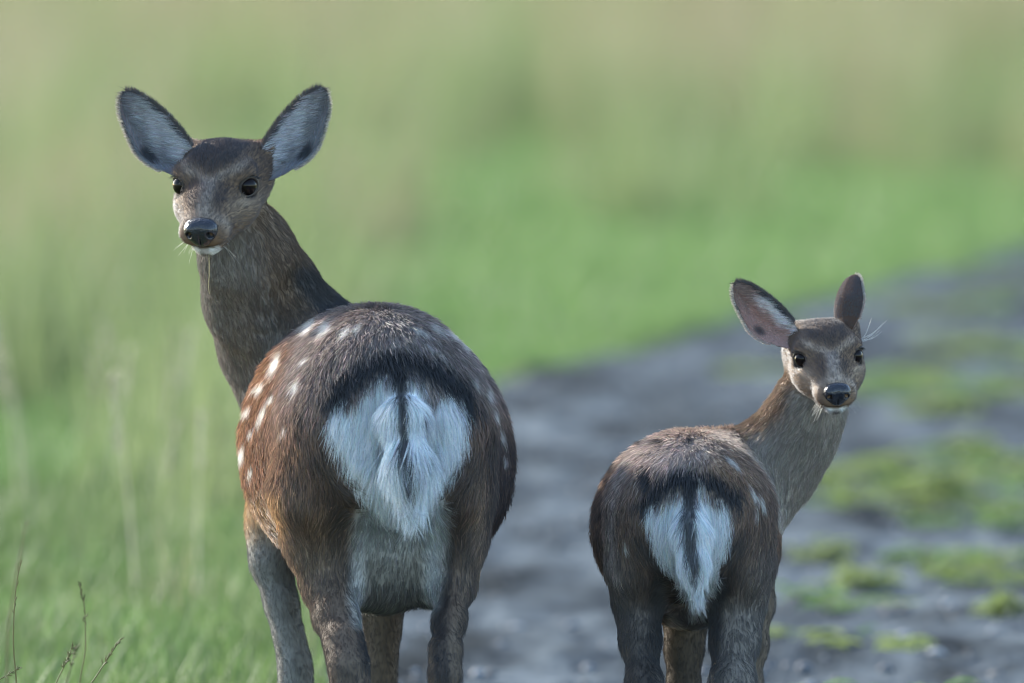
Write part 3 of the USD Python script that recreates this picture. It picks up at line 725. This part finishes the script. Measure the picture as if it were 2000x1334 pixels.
DA.chain([(742, 1080, .66, 55), (746, 1170, .66, 34), (744, 1240, .65, 25), (742, 1300, .64, 20), (742, 1350, .64, 18), (744, 1420, .65, 17), (748, 1560, .66, 16)], k=.04, sy=1.2, flow=down, col=[.07, .056, .042], ln=.010)
DA.ell(DA.w(757, 1090, .25), np.array([74, 130, 104]) * mpp(20.2), k=.045, flow=down, col=[.2, .19, .17], ln=.010)           # udder and inner thighs
DA.cone(DA.w(700, 1010, .20), 60 * mpp(20), DA.w(700, 1120, .22), 45 * mpp(20), k=.06, flow=down, col=[.5, .49, .46], ln=.018)
DA.cone(DA.w(850, 1010, .20), 50 * mpp(20), DA.w(845, 1130, .22), 40 * mpp(20), k=.06, flow=down, col=[.5, .49, .46], ln=.018)
DA.chain([(783, 715, .06, 26), (790, 820, -.022, 36), (797, 900, -.045, 34), (802, 975, -.03, 20)], k=.02, sy=.7, flow=np.array([0, -.1, -1.0]), col=WHITE, ln=.05)
nflow = unit(DA.w(600, 740, .8) - DA.w(462, 430, .63))
DA.chain([(466, 425, .54, 55), (482, 495, .59, 76), (512, 580, .68, 97), (553, 665, .78, 108), (612, 745, .82, 125)], k=.06, flow=nflow + [.0, .0, -.2], col=[.15, .125, .10], ln=.016, dens=1.2)
HA = Head(DA, 423, 351, .46, 1.0, math.radians(-13), math.radians(36.5), 0.0)
HA.build([.175, .125, .085])

PATCH_A = [(648, 800), (664, 782), (690, 796), (712, 768), (736, 742), (758, 738), (776, 752), (800, 738), (822, 752), (846, 782), (868, 770), (896, 786), (908, 810), (906, 862), (884, 915), (862, 950), (862, 1040), (860, 1110), (846, 1180), (820, 1215), (700, 1215), (690, 1170), (694, 1110), (700, 1030), (706, 972), (684, 925), (655, 872), (642, 830)]
BAND_A = [(655, 792), (680, 745), (730, 712), (785, 702), (845, 716), (890, 752), (915, 800)]
SPOTS_A = [(612, 637, 22, 10, -.7), (643, 640, 20, 9, -.8), (676, 647, 17, 8, -.8), (700, 640, 14, 7, -.8), (545, 706, 28, 9, -1.1), (512, 752, 16, 9, -.8), (533, 772, 14, 7, -1), (583, 750, 16, 7, -1.1), (514, 803, 26, 7, -1.2), (487, 797, 12, 6, -1.2), (492, 838, 12, 6, -1.2), (474, 880, 22, 6, -1.4), (488, 915, 14, 6, -1.3), (820, 648, 22, 6, .5), (846, 642, 22, 6, .6), (874, 652, 22, 7, .7), (893, 668, 18, 8, .9), (835, 676, 14, 5, .8), (858, 690, 10, 5, .9), (922, 742, 14, 6, 1.2), (946, 762, 20, 7, 1.2), (960, 800, 14, 6, 1.3), (975, 842, 20, 6, 1.3), (983, 890, 12, 6, 1.4), (556, 830, 12, 5, -1.1), (600, 700, 10, 5, -1)]

def coat_A(P, N, col, ln, fl, r, strand):
    px, py = PX(P); y = P[:, 1] - 20.0
    jx = (fbm(P * 60, 3, 3) - .5) * 34 + (r.normal(0, 5, len(P)) if strand else 0)
    torso = (y > -.1) & (py > 560) & (px > 440)
    rearish = sstep(.55, .35, y) * torso
    c = col.copy(); lift = np.full(len(P), .33)
    # neck: grey throat side, brown nape, black where the nape meets the back
    neck = (py > 330) & (py < 800) & (y > .3) & (px < 720) & ((py < 545) | (y > .5) & (px > 560) | (sdline(px, py, [(402, 515), (432, 640), (500, 765)]) < 150) & (sdline(px, py, [(620, 612), (545, 680), (496, 752), (470, 850)]) * np.sign(px - np.interp(py, [600, 640, 690, 752, 850], [640, 590, 540, 496, 470])) < -2))
    tN = sdline(px, py, [(402, 515), (432, 640), (490, 745)])
    c = np.where(neck[:, None], lerp([.145, .140, .137], [.11, .084, .063], sstep(70, 135, tN + jx)), c)
    c = np.where(neck[:, None], lerp(c, BLACK * 1.6, .85 * sstep(45, 15, sdline(px, py, [(600, 545), (640, 585), (700, 605)]) + .6 * jx)), c)
    # back greyer, left flank rusty
    body = torso & ~neck
    mott = fbm(P * 38, 3, 15)
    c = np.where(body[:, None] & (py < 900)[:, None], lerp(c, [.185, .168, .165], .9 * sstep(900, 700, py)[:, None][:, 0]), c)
    flank = np.maximum(sstep(540, 485, px + .35 * (py - 850) * (py < 850) - .0 * py + jx), 0) * sstep(1010, 930, py) * sstep(640, 690, py)
    c = np.where(body[:, None], lerp(c, RUST, .85 * flank), c)
    c = np.where(body[:, None], lerp(c, [.28, .20, .12], .8 * sstep(560, 540, px) * sstep(930, 980, py) * sstep(1080, 1010, py)), c)
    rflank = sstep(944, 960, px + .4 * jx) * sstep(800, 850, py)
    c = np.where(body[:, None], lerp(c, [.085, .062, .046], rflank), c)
    c = np.where(body[:, None], lerp(c, [.20, .155, .115], .8 * np.exp(-((px - 938 - .12 * (py - 950) * (py < 950)) / 10) ** 2) * sstep(840, 900, py) * (y < .35)), c)  # pale line along the thigh edge: rim light painted into the coat
    c = np.where(body[:, None], c * (0.78 + .44 * mott[:, None]), c)
    # dark inner thighs next to the white
    dk = sstep(55, 10, np.abs(sdpoly(px, py, PATCH_A) - 22) + .5 * jx) * sstep(820, 900, py) * ((px < 720) | (px > 850)) * rearish
    c = lerp(c, [.075, .058, .048], .75 * dk * body)
    # the front legs stay their own colour; hind leg dark seam
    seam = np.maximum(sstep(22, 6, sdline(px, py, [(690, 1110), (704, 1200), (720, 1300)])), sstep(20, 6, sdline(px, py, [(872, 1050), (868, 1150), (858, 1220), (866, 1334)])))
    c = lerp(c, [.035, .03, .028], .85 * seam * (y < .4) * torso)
    band = sstep(46, 18, sdline(px, py, BAND_A) + .9 * jx + 10) * (N[:, 1] < .3) * (y < .35)
    c = lerp(c, BLACK, .96 * band)
    # spots
    sp = np.zeros(len(P))
    for sx, sy_, a, b, an in SPOTS_A:
        u = (px - sx) * math.cos(an) + (py - sy_) * math.sin(an); v = -(px - sx) * math.sin(an) + (py - sy_) * math.cos(an)
        sp = np.maximum(sp, np.exp(-(((u / (a * .9)) ** 2 + (v / (b * .85)) ** 2)) ** 2))
    sp *= np.where(px > 800, .6, .9) * (N[:, 1] < .75) * (py < 940) * body
    c = lerp(c, [.84, .83, .80], .96 * sp); ln = ln * (1 - .35 * sp)
    sd = sdpoly(px, py, PATCH_A) + .75 * jx * (py < 960)
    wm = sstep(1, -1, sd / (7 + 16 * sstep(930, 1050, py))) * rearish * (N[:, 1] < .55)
    wcol = lerp(WHITE, [.115, .115, .105], sstep(930, 1120, py) * (1 - .6 * sstep(45, 85, np.abs(px - 770))))  # greyer fur lower down, with the shade between the legs mixed in
    wcol = wcol * (.9 + .2 * fbm(P * np.array([220, 40, 30]), 2, 19))[:, None]
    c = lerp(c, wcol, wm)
    # tail: black line
    onl = sdline(px + .35 * jx, py, [(782, 735), (786, 790), (792, 870), (800, 950)])
    lw = np.interp(py, [735, 780, 850, 930, 965], [16, 9, 9, 12, 4])
    c = lerp(c, BLACK, .93 * sstep(lw + 4, lw - 4, onl) * (y < .12) * (py < 972))
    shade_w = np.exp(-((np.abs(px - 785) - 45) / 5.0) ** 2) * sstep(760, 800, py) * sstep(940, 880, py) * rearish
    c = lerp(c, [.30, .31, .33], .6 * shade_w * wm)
    ln = np.where(wm > .5, np.where(py < 960, .034, np.where(py < 1060, .022, np.where(py < 1130, .014, .022))), ln)
    ln = np.where((wm > .5) & (np.abs(px - 792) < 60) & (py > 850) & (py < 1000), .055, ln)
    fl = np.where((wm > .5)[:, None], np.stack([np.clip((px - 785) / 400, -.3, .3), -.25 + 0 * px, -1 + 0 * px], 1) * 1.0, fl)
    lift = np.where(wm > .5, .2, lift); lift = np.where(neck, .22, lift); lift = np.where((py > 1000) & (wm < .5), .22, lift)
    c, on = face_coat(HA, P, N, brighten(c)); lift = lerp(lift[:, None], [.30], on)[:, 0]
    return c, ln, fl, lift

def ear_coat_A(par, k):
    s, tau, front = par[:, 0], par[:, 1], par[:, 2] > 0
    nz = .08 * np.sin(17 * s + 9 * tau) + .05 * np.sin(41 * s - 23 * tau)
    inner = lerp([.31, .315, .33], [.60, .615, .64], sstep(.35, -.45, tau + nz + .12 * np.sin(13 * s + 4 * tau)))
    inner = lerp(inner, [.22, .215, .23], .7 * sstep(.6, .9, s + nz))
    inner = lerp(inner, [.028, .022, .02], np.exp(-(((s - .25) / .14) ** 2 + ((tau - .60) / .27) ** 2) ** 2) * .95)
    inner = lerp(inner, [.05, .045, .045], sstep(.92, .99, np.abs(tau) + nz * .3) * np.where(tau < 0, 1, sstep(.2, .6, s)))
    inner = lerp(inner, [.035, .032, .035], sstep(.93, .99, s))
    back = np.broadcast_to(np.array([.10, .07, .05]), inner.shape)
    ln = np.where(front, np.where(tau < .25, .016, .008), .006)
    return np.where(front[:, None], inner, back), ln

rootA = UsdGeom.Xform.Define(stage, path('adult_deer'))
tag(rootA, 'large spotted adult deer with white rump, standing at left with its head turned back', 'deer')
cam_dir = np.array([0, -1.0, .02])
earsA = [(DA.w(351, 305, .505), DA.w(243, 178, .54), np.array([-.73, -.15, -.69]), cam_dir + [-.25, 0, .0], 1),
         (DA.w(537, 306, .495), DA.w(629, 171, .53), np.array([.73, -.15, -.69]), cam_dir + [.25, 0, .0], -1)]
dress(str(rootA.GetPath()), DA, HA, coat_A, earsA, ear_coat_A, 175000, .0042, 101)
for q in [(690, 1600, .09), (868, 1600, .08), (586, 1560, .70), (748, 1560, .66)]:
    p = DA.w(*q); gz = float(groundz(p[0], p[1])); p[2] = gz + .012
    hoof(str(rootA.GetPath()), p, 1.0)

# ---- the fawn
DF = Deer(20.12)
rearF = np.array([-math.sin(math.radians(5)), -math.cos(math.radians(5)), 0.0])
def body_flow_f(P):
    px, py = PX(P)
    return rearF * .7 + np.array([0, 0, -.75]) + .55 * np.clip((px - 1345) / 150, -1, 1)[:, None] * np.array([1.0, 0, 0])
DF.loft([(0.0, 1350, 1005, 62, 70), (.02, 1349, 1002, 90, 105), (.06, 1347, 1000, 122, 130), (.13, 1346, 1006, 144, 160), (.23, 1342, 1020, 153, 178), (.33, 1337, 1032, 178, 185), (.45, 1358, 1022, 160, 178), (.56, 1392, 1000, 128, 160), (.66, 1420, 985, 85, 125), (.72, 1430, 975, 42, 80)], .04, body_flow_f, BROWN, .020)
m2 = mpp(20.25)
DF.cone(DF.w(1275, 1000, .12), 78 * m2, DF.w(1247, 1110, .13), 54 * m2, k=.05, sy=1.3, flow=down, col=DARK * 1.4, ln=.020)
DF.chain([(1247, 1110, .13, 50), (1246, 1180, .15, 38), (1250, 1250, .12, 31), (1258, 1334, .07, 26), (1262, 1390, .04, 24), (1264, 1440, .05, 20), (1268, 1600, .07, 17)], k=.03, sy=1.3, flow=down, col=[.065, .06, .057], ln=.014)
DF.cone(DF.w(1425, 1000, .12), 76 * m2, DF.w(1446, 1110, .13), 56 * m2, k=.05, sy=1.3, flow=down, col=DARK * 1.5, ln=.020)
DF.chain([(1446, 1110, .13, 54), (1440, 1180, .15, 45), (1435, 1250, .12, 39), (1431, 1334, .07, 35), (1428, 1390, .04, 25), (1428, 1440, .05, 21), (1430, 1600, .07, 18)], k=.03, sy=1.3, flow=down, col=[.10, .095, .09], ln=.014)
DF.chain([(1345, 1130, .50, 48), (1340, 1200, .50, 38), (1336, 1270, .49, 29), (1335, 1340, .48, 24), (1336, 1420, .49, 15), (1338, 1560, .5, 14)], k=.03, sy=1.2, flow=down, col=[.055, .045, .034], ln=.010)
DF.chain([(1470, 1090, .5, 46), (1474, 1180, .5, 30), (1468, 1260, .49, 24), (1462, 1340, .48, 19), (1460, 1420, .49, 14), (1460, 1560, .5, 13)], k=.03, sy=1.2, flow=down, col=[.09, .075, .06], ln=.010)
DF.ell(DF.w(1345, 1140, .25), np.array([80, 110, 85]) * m2, k=.04, flow=down, col=[.30, .29, .28], ln=.010)
DF.chain([(1346, 955, .02, 20), (1350, 1040, -.02, 24), (1355, 1095, -.03, 19), (1361, 1160, -.02, 7)], k=.02, sy=.7, flow=np.array([.03, -.1, -1.0]), col=WHITE, ln=.036)
nff = unit(DF.w(1460, 950, .6) - DF.w(1585, 740, .5))
DF.chain([(1590, 738, .47, 46), (1580, 795, .50, 57), (1551, 855, .54, 66), (1507, 912, .57, 74), (1462, 950, .57, 84)], k=.045, flow=nff + [0, 0, -.1], col=[.19, .165, .14], ln=.017, dens=1.2)
HF = Head(DF, 1616, 689, .42, .80, math.radians(9.5), math.radians(35.5), math.radians(4))
HF.build([.19, .15, .115])
PATCH_F = [(1262, 1000), (1275, 982), (1296, 990), (1318, 962), (1336, 966), (1350, 984), (1358, 956), (1376, 958), (1396, 982), (1416, 978), (1428, 1000), (1424, 1050), (1410, 1090), (1396, 1130), (1378, 1165), (1366, 1200), (1354, 1200), (1342, 1170), (1322, 1130), (1292, 1090), (1270, 1050)]
BAND_F = [(1262, 985), (1290, 950), (1340, 930), (1390, 942), (1436, 975)]
SPOTS_F = [(1430, 905, 16, 4, .75), (1418, 896, 10, 4, .7), (1470, 962, 16, 5, 1.1), (1484, 975, 16, 4, 1.2), (1478, 1000, 8, 4, 1.3), (1372, 944, 10, 4, .9), (1220, 1062, 9, 4, 1.4)]
def coat_F(P, N, col, ln, fl, r, strand):
    px, py = PX(P); y = P[:, 1] - 20.12
    jx = (fbm(P * 70, 3, 4) - .5) * 28 + (r.normal(0, 4, len(P)) if strand else 0)
    c = col.copy(); lift = np.full(len(P), .35)
    neck = (y > .30) & (py > 640) & (px > 1440) & (px - 1440 > (py - 900) * .6)
    tN = sdline(px, py, [(1415, 848), (1500, 785), (1530, 700)])
    c = np.where(neck[:, None], lerp([.125, .098, .076], [.33, .305, .275], sstep(15, 65, tN + jx)), c)
    c = np.where(neck[:, None], lerp(c, [.25, .205, .165], .4 * sstep(30, 8, sdline(px, py, [(1500, 785), (1525, 730)]))), c)  # tan strip on the neck edge: sunlit rim painted into the coat
    torso = (y > -.1) & (py > 815) & ~neck
    mott = fbm(P * 45, 3, 16)
    c = np.where(torso[:, None] & (py < 1000)[:, None], lerp(c, [.21, .175, .155], .8 * sstep(1010, 900, py)), c)
    c = np.where(torso[:, None], lerp(c, [.36, .33, .33], .8 * np.exp(-((px - 1310) / 75) ** 2 - ((py - 895) / 45) ** 2)), c)
    c = np.where(torso[:, None], lerp(c, [.22, .155, .105], .8 * np.exp(-((px - 1410) / 55) ** 2 - ((py - 930) / 50) ** 2)), c)
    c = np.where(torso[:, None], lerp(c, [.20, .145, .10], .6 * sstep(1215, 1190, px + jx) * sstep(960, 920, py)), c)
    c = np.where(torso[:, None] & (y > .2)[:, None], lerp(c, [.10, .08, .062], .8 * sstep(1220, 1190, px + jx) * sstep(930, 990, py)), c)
    c = np.where(torso[:, None], c * (.75 + .5 * mott[:, None]), c)
    for hx, hy, a, b in [(1262, 925, 15, 13), (1266, 940, 12, 10), (1346, 862, 7, 6), (1288, 862, 16, 4), (1268, 866, 18, 5), (1205, 905, 8, 16), (1195, 930, 6, 14)]:           # tufts of dark wet fur
        c = lerp(c, BLACK, .9 * np.exp(-(((px - hx) / a) ** 2 + ((py - hy) / b) ** 2) ** 2) * torso * (N[:, 1] < .4))
    rearish = sstep(.40, .28, y) * torso
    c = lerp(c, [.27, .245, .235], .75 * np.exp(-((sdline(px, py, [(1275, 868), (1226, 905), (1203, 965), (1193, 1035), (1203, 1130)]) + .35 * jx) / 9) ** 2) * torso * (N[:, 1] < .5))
    dk = sstep(42, 8, np.abs(sdpoly(px, py, PATCH_F) - 16) + .5 * jx) * sstep(1000, 1060, py) * rearish
    c = lerp(c, [.05, .042, .036], .8 * dk)
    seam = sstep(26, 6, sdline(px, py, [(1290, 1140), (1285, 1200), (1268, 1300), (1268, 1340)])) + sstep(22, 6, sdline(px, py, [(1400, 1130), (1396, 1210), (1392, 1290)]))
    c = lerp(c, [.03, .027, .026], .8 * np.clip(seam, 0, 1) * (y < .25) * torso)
    band = sstep(38, 12, sdline(px, py, BAND_F) + .9 * jx + 6) * (N[:, 1] < .3) * (y < .3)
    c = lerp(c, BLACK, .95 * band)
    sp = np.zeros(len(P))
    for sx, sy_, a, b, an in SPOTS_F:
        u = (px - sx) * math.cos(an) + (py - sy_) * math.sin(an); v = -(px - sx) * math.sin(an) + (py - sy_) * math.cos(an)
        sp = np.maximum(sp, np.exp(-(((u / a) ** 2 + (v / b) ** 2)) ** 2))
    c = lerp(c, [.75, .74, .72], .85 * sp * torso * (N[:, 1] < .6))
    sd = sdpoly(px, py, PATCH_F) + .7 * jx
    wm = sstep(6, -6, sd) * rearish * (N[:, 1] < .5)
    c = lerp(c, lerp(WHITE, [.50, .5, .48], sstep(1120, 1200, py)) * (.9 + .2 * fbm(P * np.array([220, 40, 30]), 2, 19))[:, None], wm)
    onl = sdline(px + .3 * jx, py, [(1346, 950), (1346, 1010), (1350, 1070), (1358, 1130)])
    lw = np.interp(py, [950, 990, 1060, 1110, 1140], [14, 9, 11, 8, 3])
    c = lerp(c, BLACK * 1.5, .92 * sstep(lw + 4, lw - 4, onl) * (y < .1) * (py < 1145))
    ln = np.where(wm > .5, .030, ln)
    fl = np.where((wm > .5)[:, None], np.stack([np.clip((px - 1350) / 300, -.25, .25), -.2 + 0 * px, -1 + 0 * px], 1), fl)
    lift = np.where(wm > .5, .2, lift); lift = np.where((py > 1050) & (wm < .5), .25, lift); lift = np.where(neck, .3, lift)
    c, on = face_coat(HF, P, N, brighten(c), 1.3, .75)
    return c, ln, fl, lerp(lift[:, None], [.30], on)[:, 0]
def ear_coat_F(par, k):
    s, tau, front = par[:, 0], par[:, 1], par[:, 2] > 0
    nz = .08 * np.sin(17 * s + 9 * tau) + .05 * np.sin(41 * s - 23 * tau)
    inner = lerp([.52, .36, .31], [.85, .83, .83], sstep(-.25, -.7, tau + nz) * sstep(.75, .5, s))
    inner = lerp(inner, [.30, .235, .20], .7 * sstep(.5, .8, s + nz))
    inner = lerp(inner, [.06, .045, .04], np.exp(-(((s - .28) / .10) ** 2 + ((tau - .55) / .22) ** 2) ** 2) * .8)
    inner = lerp(inner, [.04, .035, .035], sstep(.90, .98, np.abs(tau) + nz * .3) * np.where(tau < 0, 1, sstep(.3, .6, s)))
    inner = lerp(inner, [.03, .03, .03], sstep(.94, .99, s))
    back = np.broadcast_to(np.array([.12, .085, .065]), inner.shape)
    ln = np.where(front, np.where(tau < -.2, .016, .0045), .006)
    return np.where(front[:, None], inner, back), ln
rootF = UsdGeom.Xform.Define(stage, path('young_deer'))
tag(rootF, 'small young deer standing on the gravel at right, head turned back', 'deer')
earsF = [(DF.w(1532, 646, .44), DF.w(1437, 551, .47), np.array([-.70, -.1, -.71]), cam_dir + [-.15, 0, 0], 1),
         (DF.w(1652, 632, .47), DF.w(1666, 539, .53), np.array([.46, -.72, -.2]), np.array([.80, .15, .1]), -1)]
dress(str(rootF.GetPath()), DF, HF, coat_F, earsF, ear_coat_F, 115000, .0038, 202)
for q in [(1268, 1600, .07), (1430, 1600, .07), (1338, 1560, .5), (1460, 1560, .5)]:
    p = DF.w(*q); p[2] = float(groundz(p[0], p[1])) + .012
    hoof(str(rootF.GetPath()), p, .8)
# long brow hairs by the fawn's eye
b0 = np.array([DF.w(1683, 664, .44)] * 5) + rng.normal(0, .003, (5, 3)); b1 = np.array([DF.w(x, y, .42) for x, y in [(1702, 622), (1718, 645), (1725, 630), (1732, 626), (1722, 648)]])
mid = (b0 + b1) / 2 + np.array([0, 0, -.004])
curves(path('brow_hairs', str(rootF.GetPath())), np.stack([b0, mid, b1], 1), [.0006, .0005, .0002], M['whisker'])
# dry straw hanging from the adult's chin
st = np.array([[DA.w(408, 496, .37), DA.w(408.5, 530, .37), DA.w(407.5, 560, .37), DA.w(409, 575, .37)]])
c_ = curves(path('dry_straw'), st, [.0012, .0011, .0009, .0006], M['dry']); tag(c_, 'thin dry straw hanging from the chin of the larger deer', 'straw')

# ------------------------------------------------------------------ single grass stalks, lower left
def stalk(pts, y, w, rough, seed, label):
    rr = np.random.default_rng(seed)
    p = np.array([W(a, b, y) for a, b in pts])
    p = np.vstack([p, [p[-1][0] - .01, p[-1][1] + .03, float(groundz(p[-1][0], y))]])
    s = np.linspace(0, 1, len(p)); from scipy.interpolate import PchipInterpolator as I
    q = I(s, p)(np.linspace(0, 1, 26))
    g = UsdGeom.Xform.Define(stage, path('grass_stalk')); tag(g, label, 'grass stalk', 'grass stalks in front of the meadow'); root = str(g.GetPath())
    curves(path('stem', root), q[None], np.linspace(w * .45, w, 26), M['stem'])
    k = []
    n = int(9 * rough)
    for a in range(n):
        t = rr.uniform(0, .30); i0 = t * 25; b = q[int(i0)] * (1 - i0 % 1) + q[int(i0) + 1] * (i0 % 1); d = unit(q[0] - q[6] + rr.normal(0, .012, 3))
        l = rr.uniform(.006, .011); sd = unit(np.cross(d, rr.normal(0, 1, 3))) * .0011
        k.append([b, b + d * l * .5 + sd, b + d * l])
    if k: curves(path('spikelets', root), np.array(k), [.0012, .0018, .0004], M['stem'])
stalk([(43, 1093), (30, 1160), (26, 1250), (32, 1334), (36, 1420)], 20.2, .0034, 1, 1, 'longest thin dark grass stalk leaning right, by the left edge')
stalk([(52, 1018), (38, 1090), (24, 1170), (15, 1240), (12, 1400)], 18.9, .0040, 1, 2, 'tall out of focus grass stalk with a dark tip, behind the longest one at left')
stalk([(155, 1140), (166, 1200), (167, 1260), (156, 1334), (150, 1420)], 19.7, .0030, 2.5, 3, 'knobbly upright grass stalk bent to the left at its tip')
stalk([(236, 1247), (212, 1284), (190, 1318), (170, 1350), (150, 1430)], 20.1, .0030, 3, 4, 'grass stalk slanting up to the right, nearest the big deer')
stalk([(140, 1266), (126, 1300), (110, 1334), (90, 1420)], 20.0, .0026, 3, 5, 'short pale grass stalk slanting right at the bottom edge')
stalk([(148, 1264), (140, 1300), (130, 1334), (120, 1420)], 19.4, .0028, 2, 6, 'short blurred grass stalk just right of the pale one')
stalk([(39, 1303), (15, 1318), (-10, 1334), (-60, 1420)], 20.2, .0028, 1, 7, 'grass tip lying almost flat in the lower left corner')
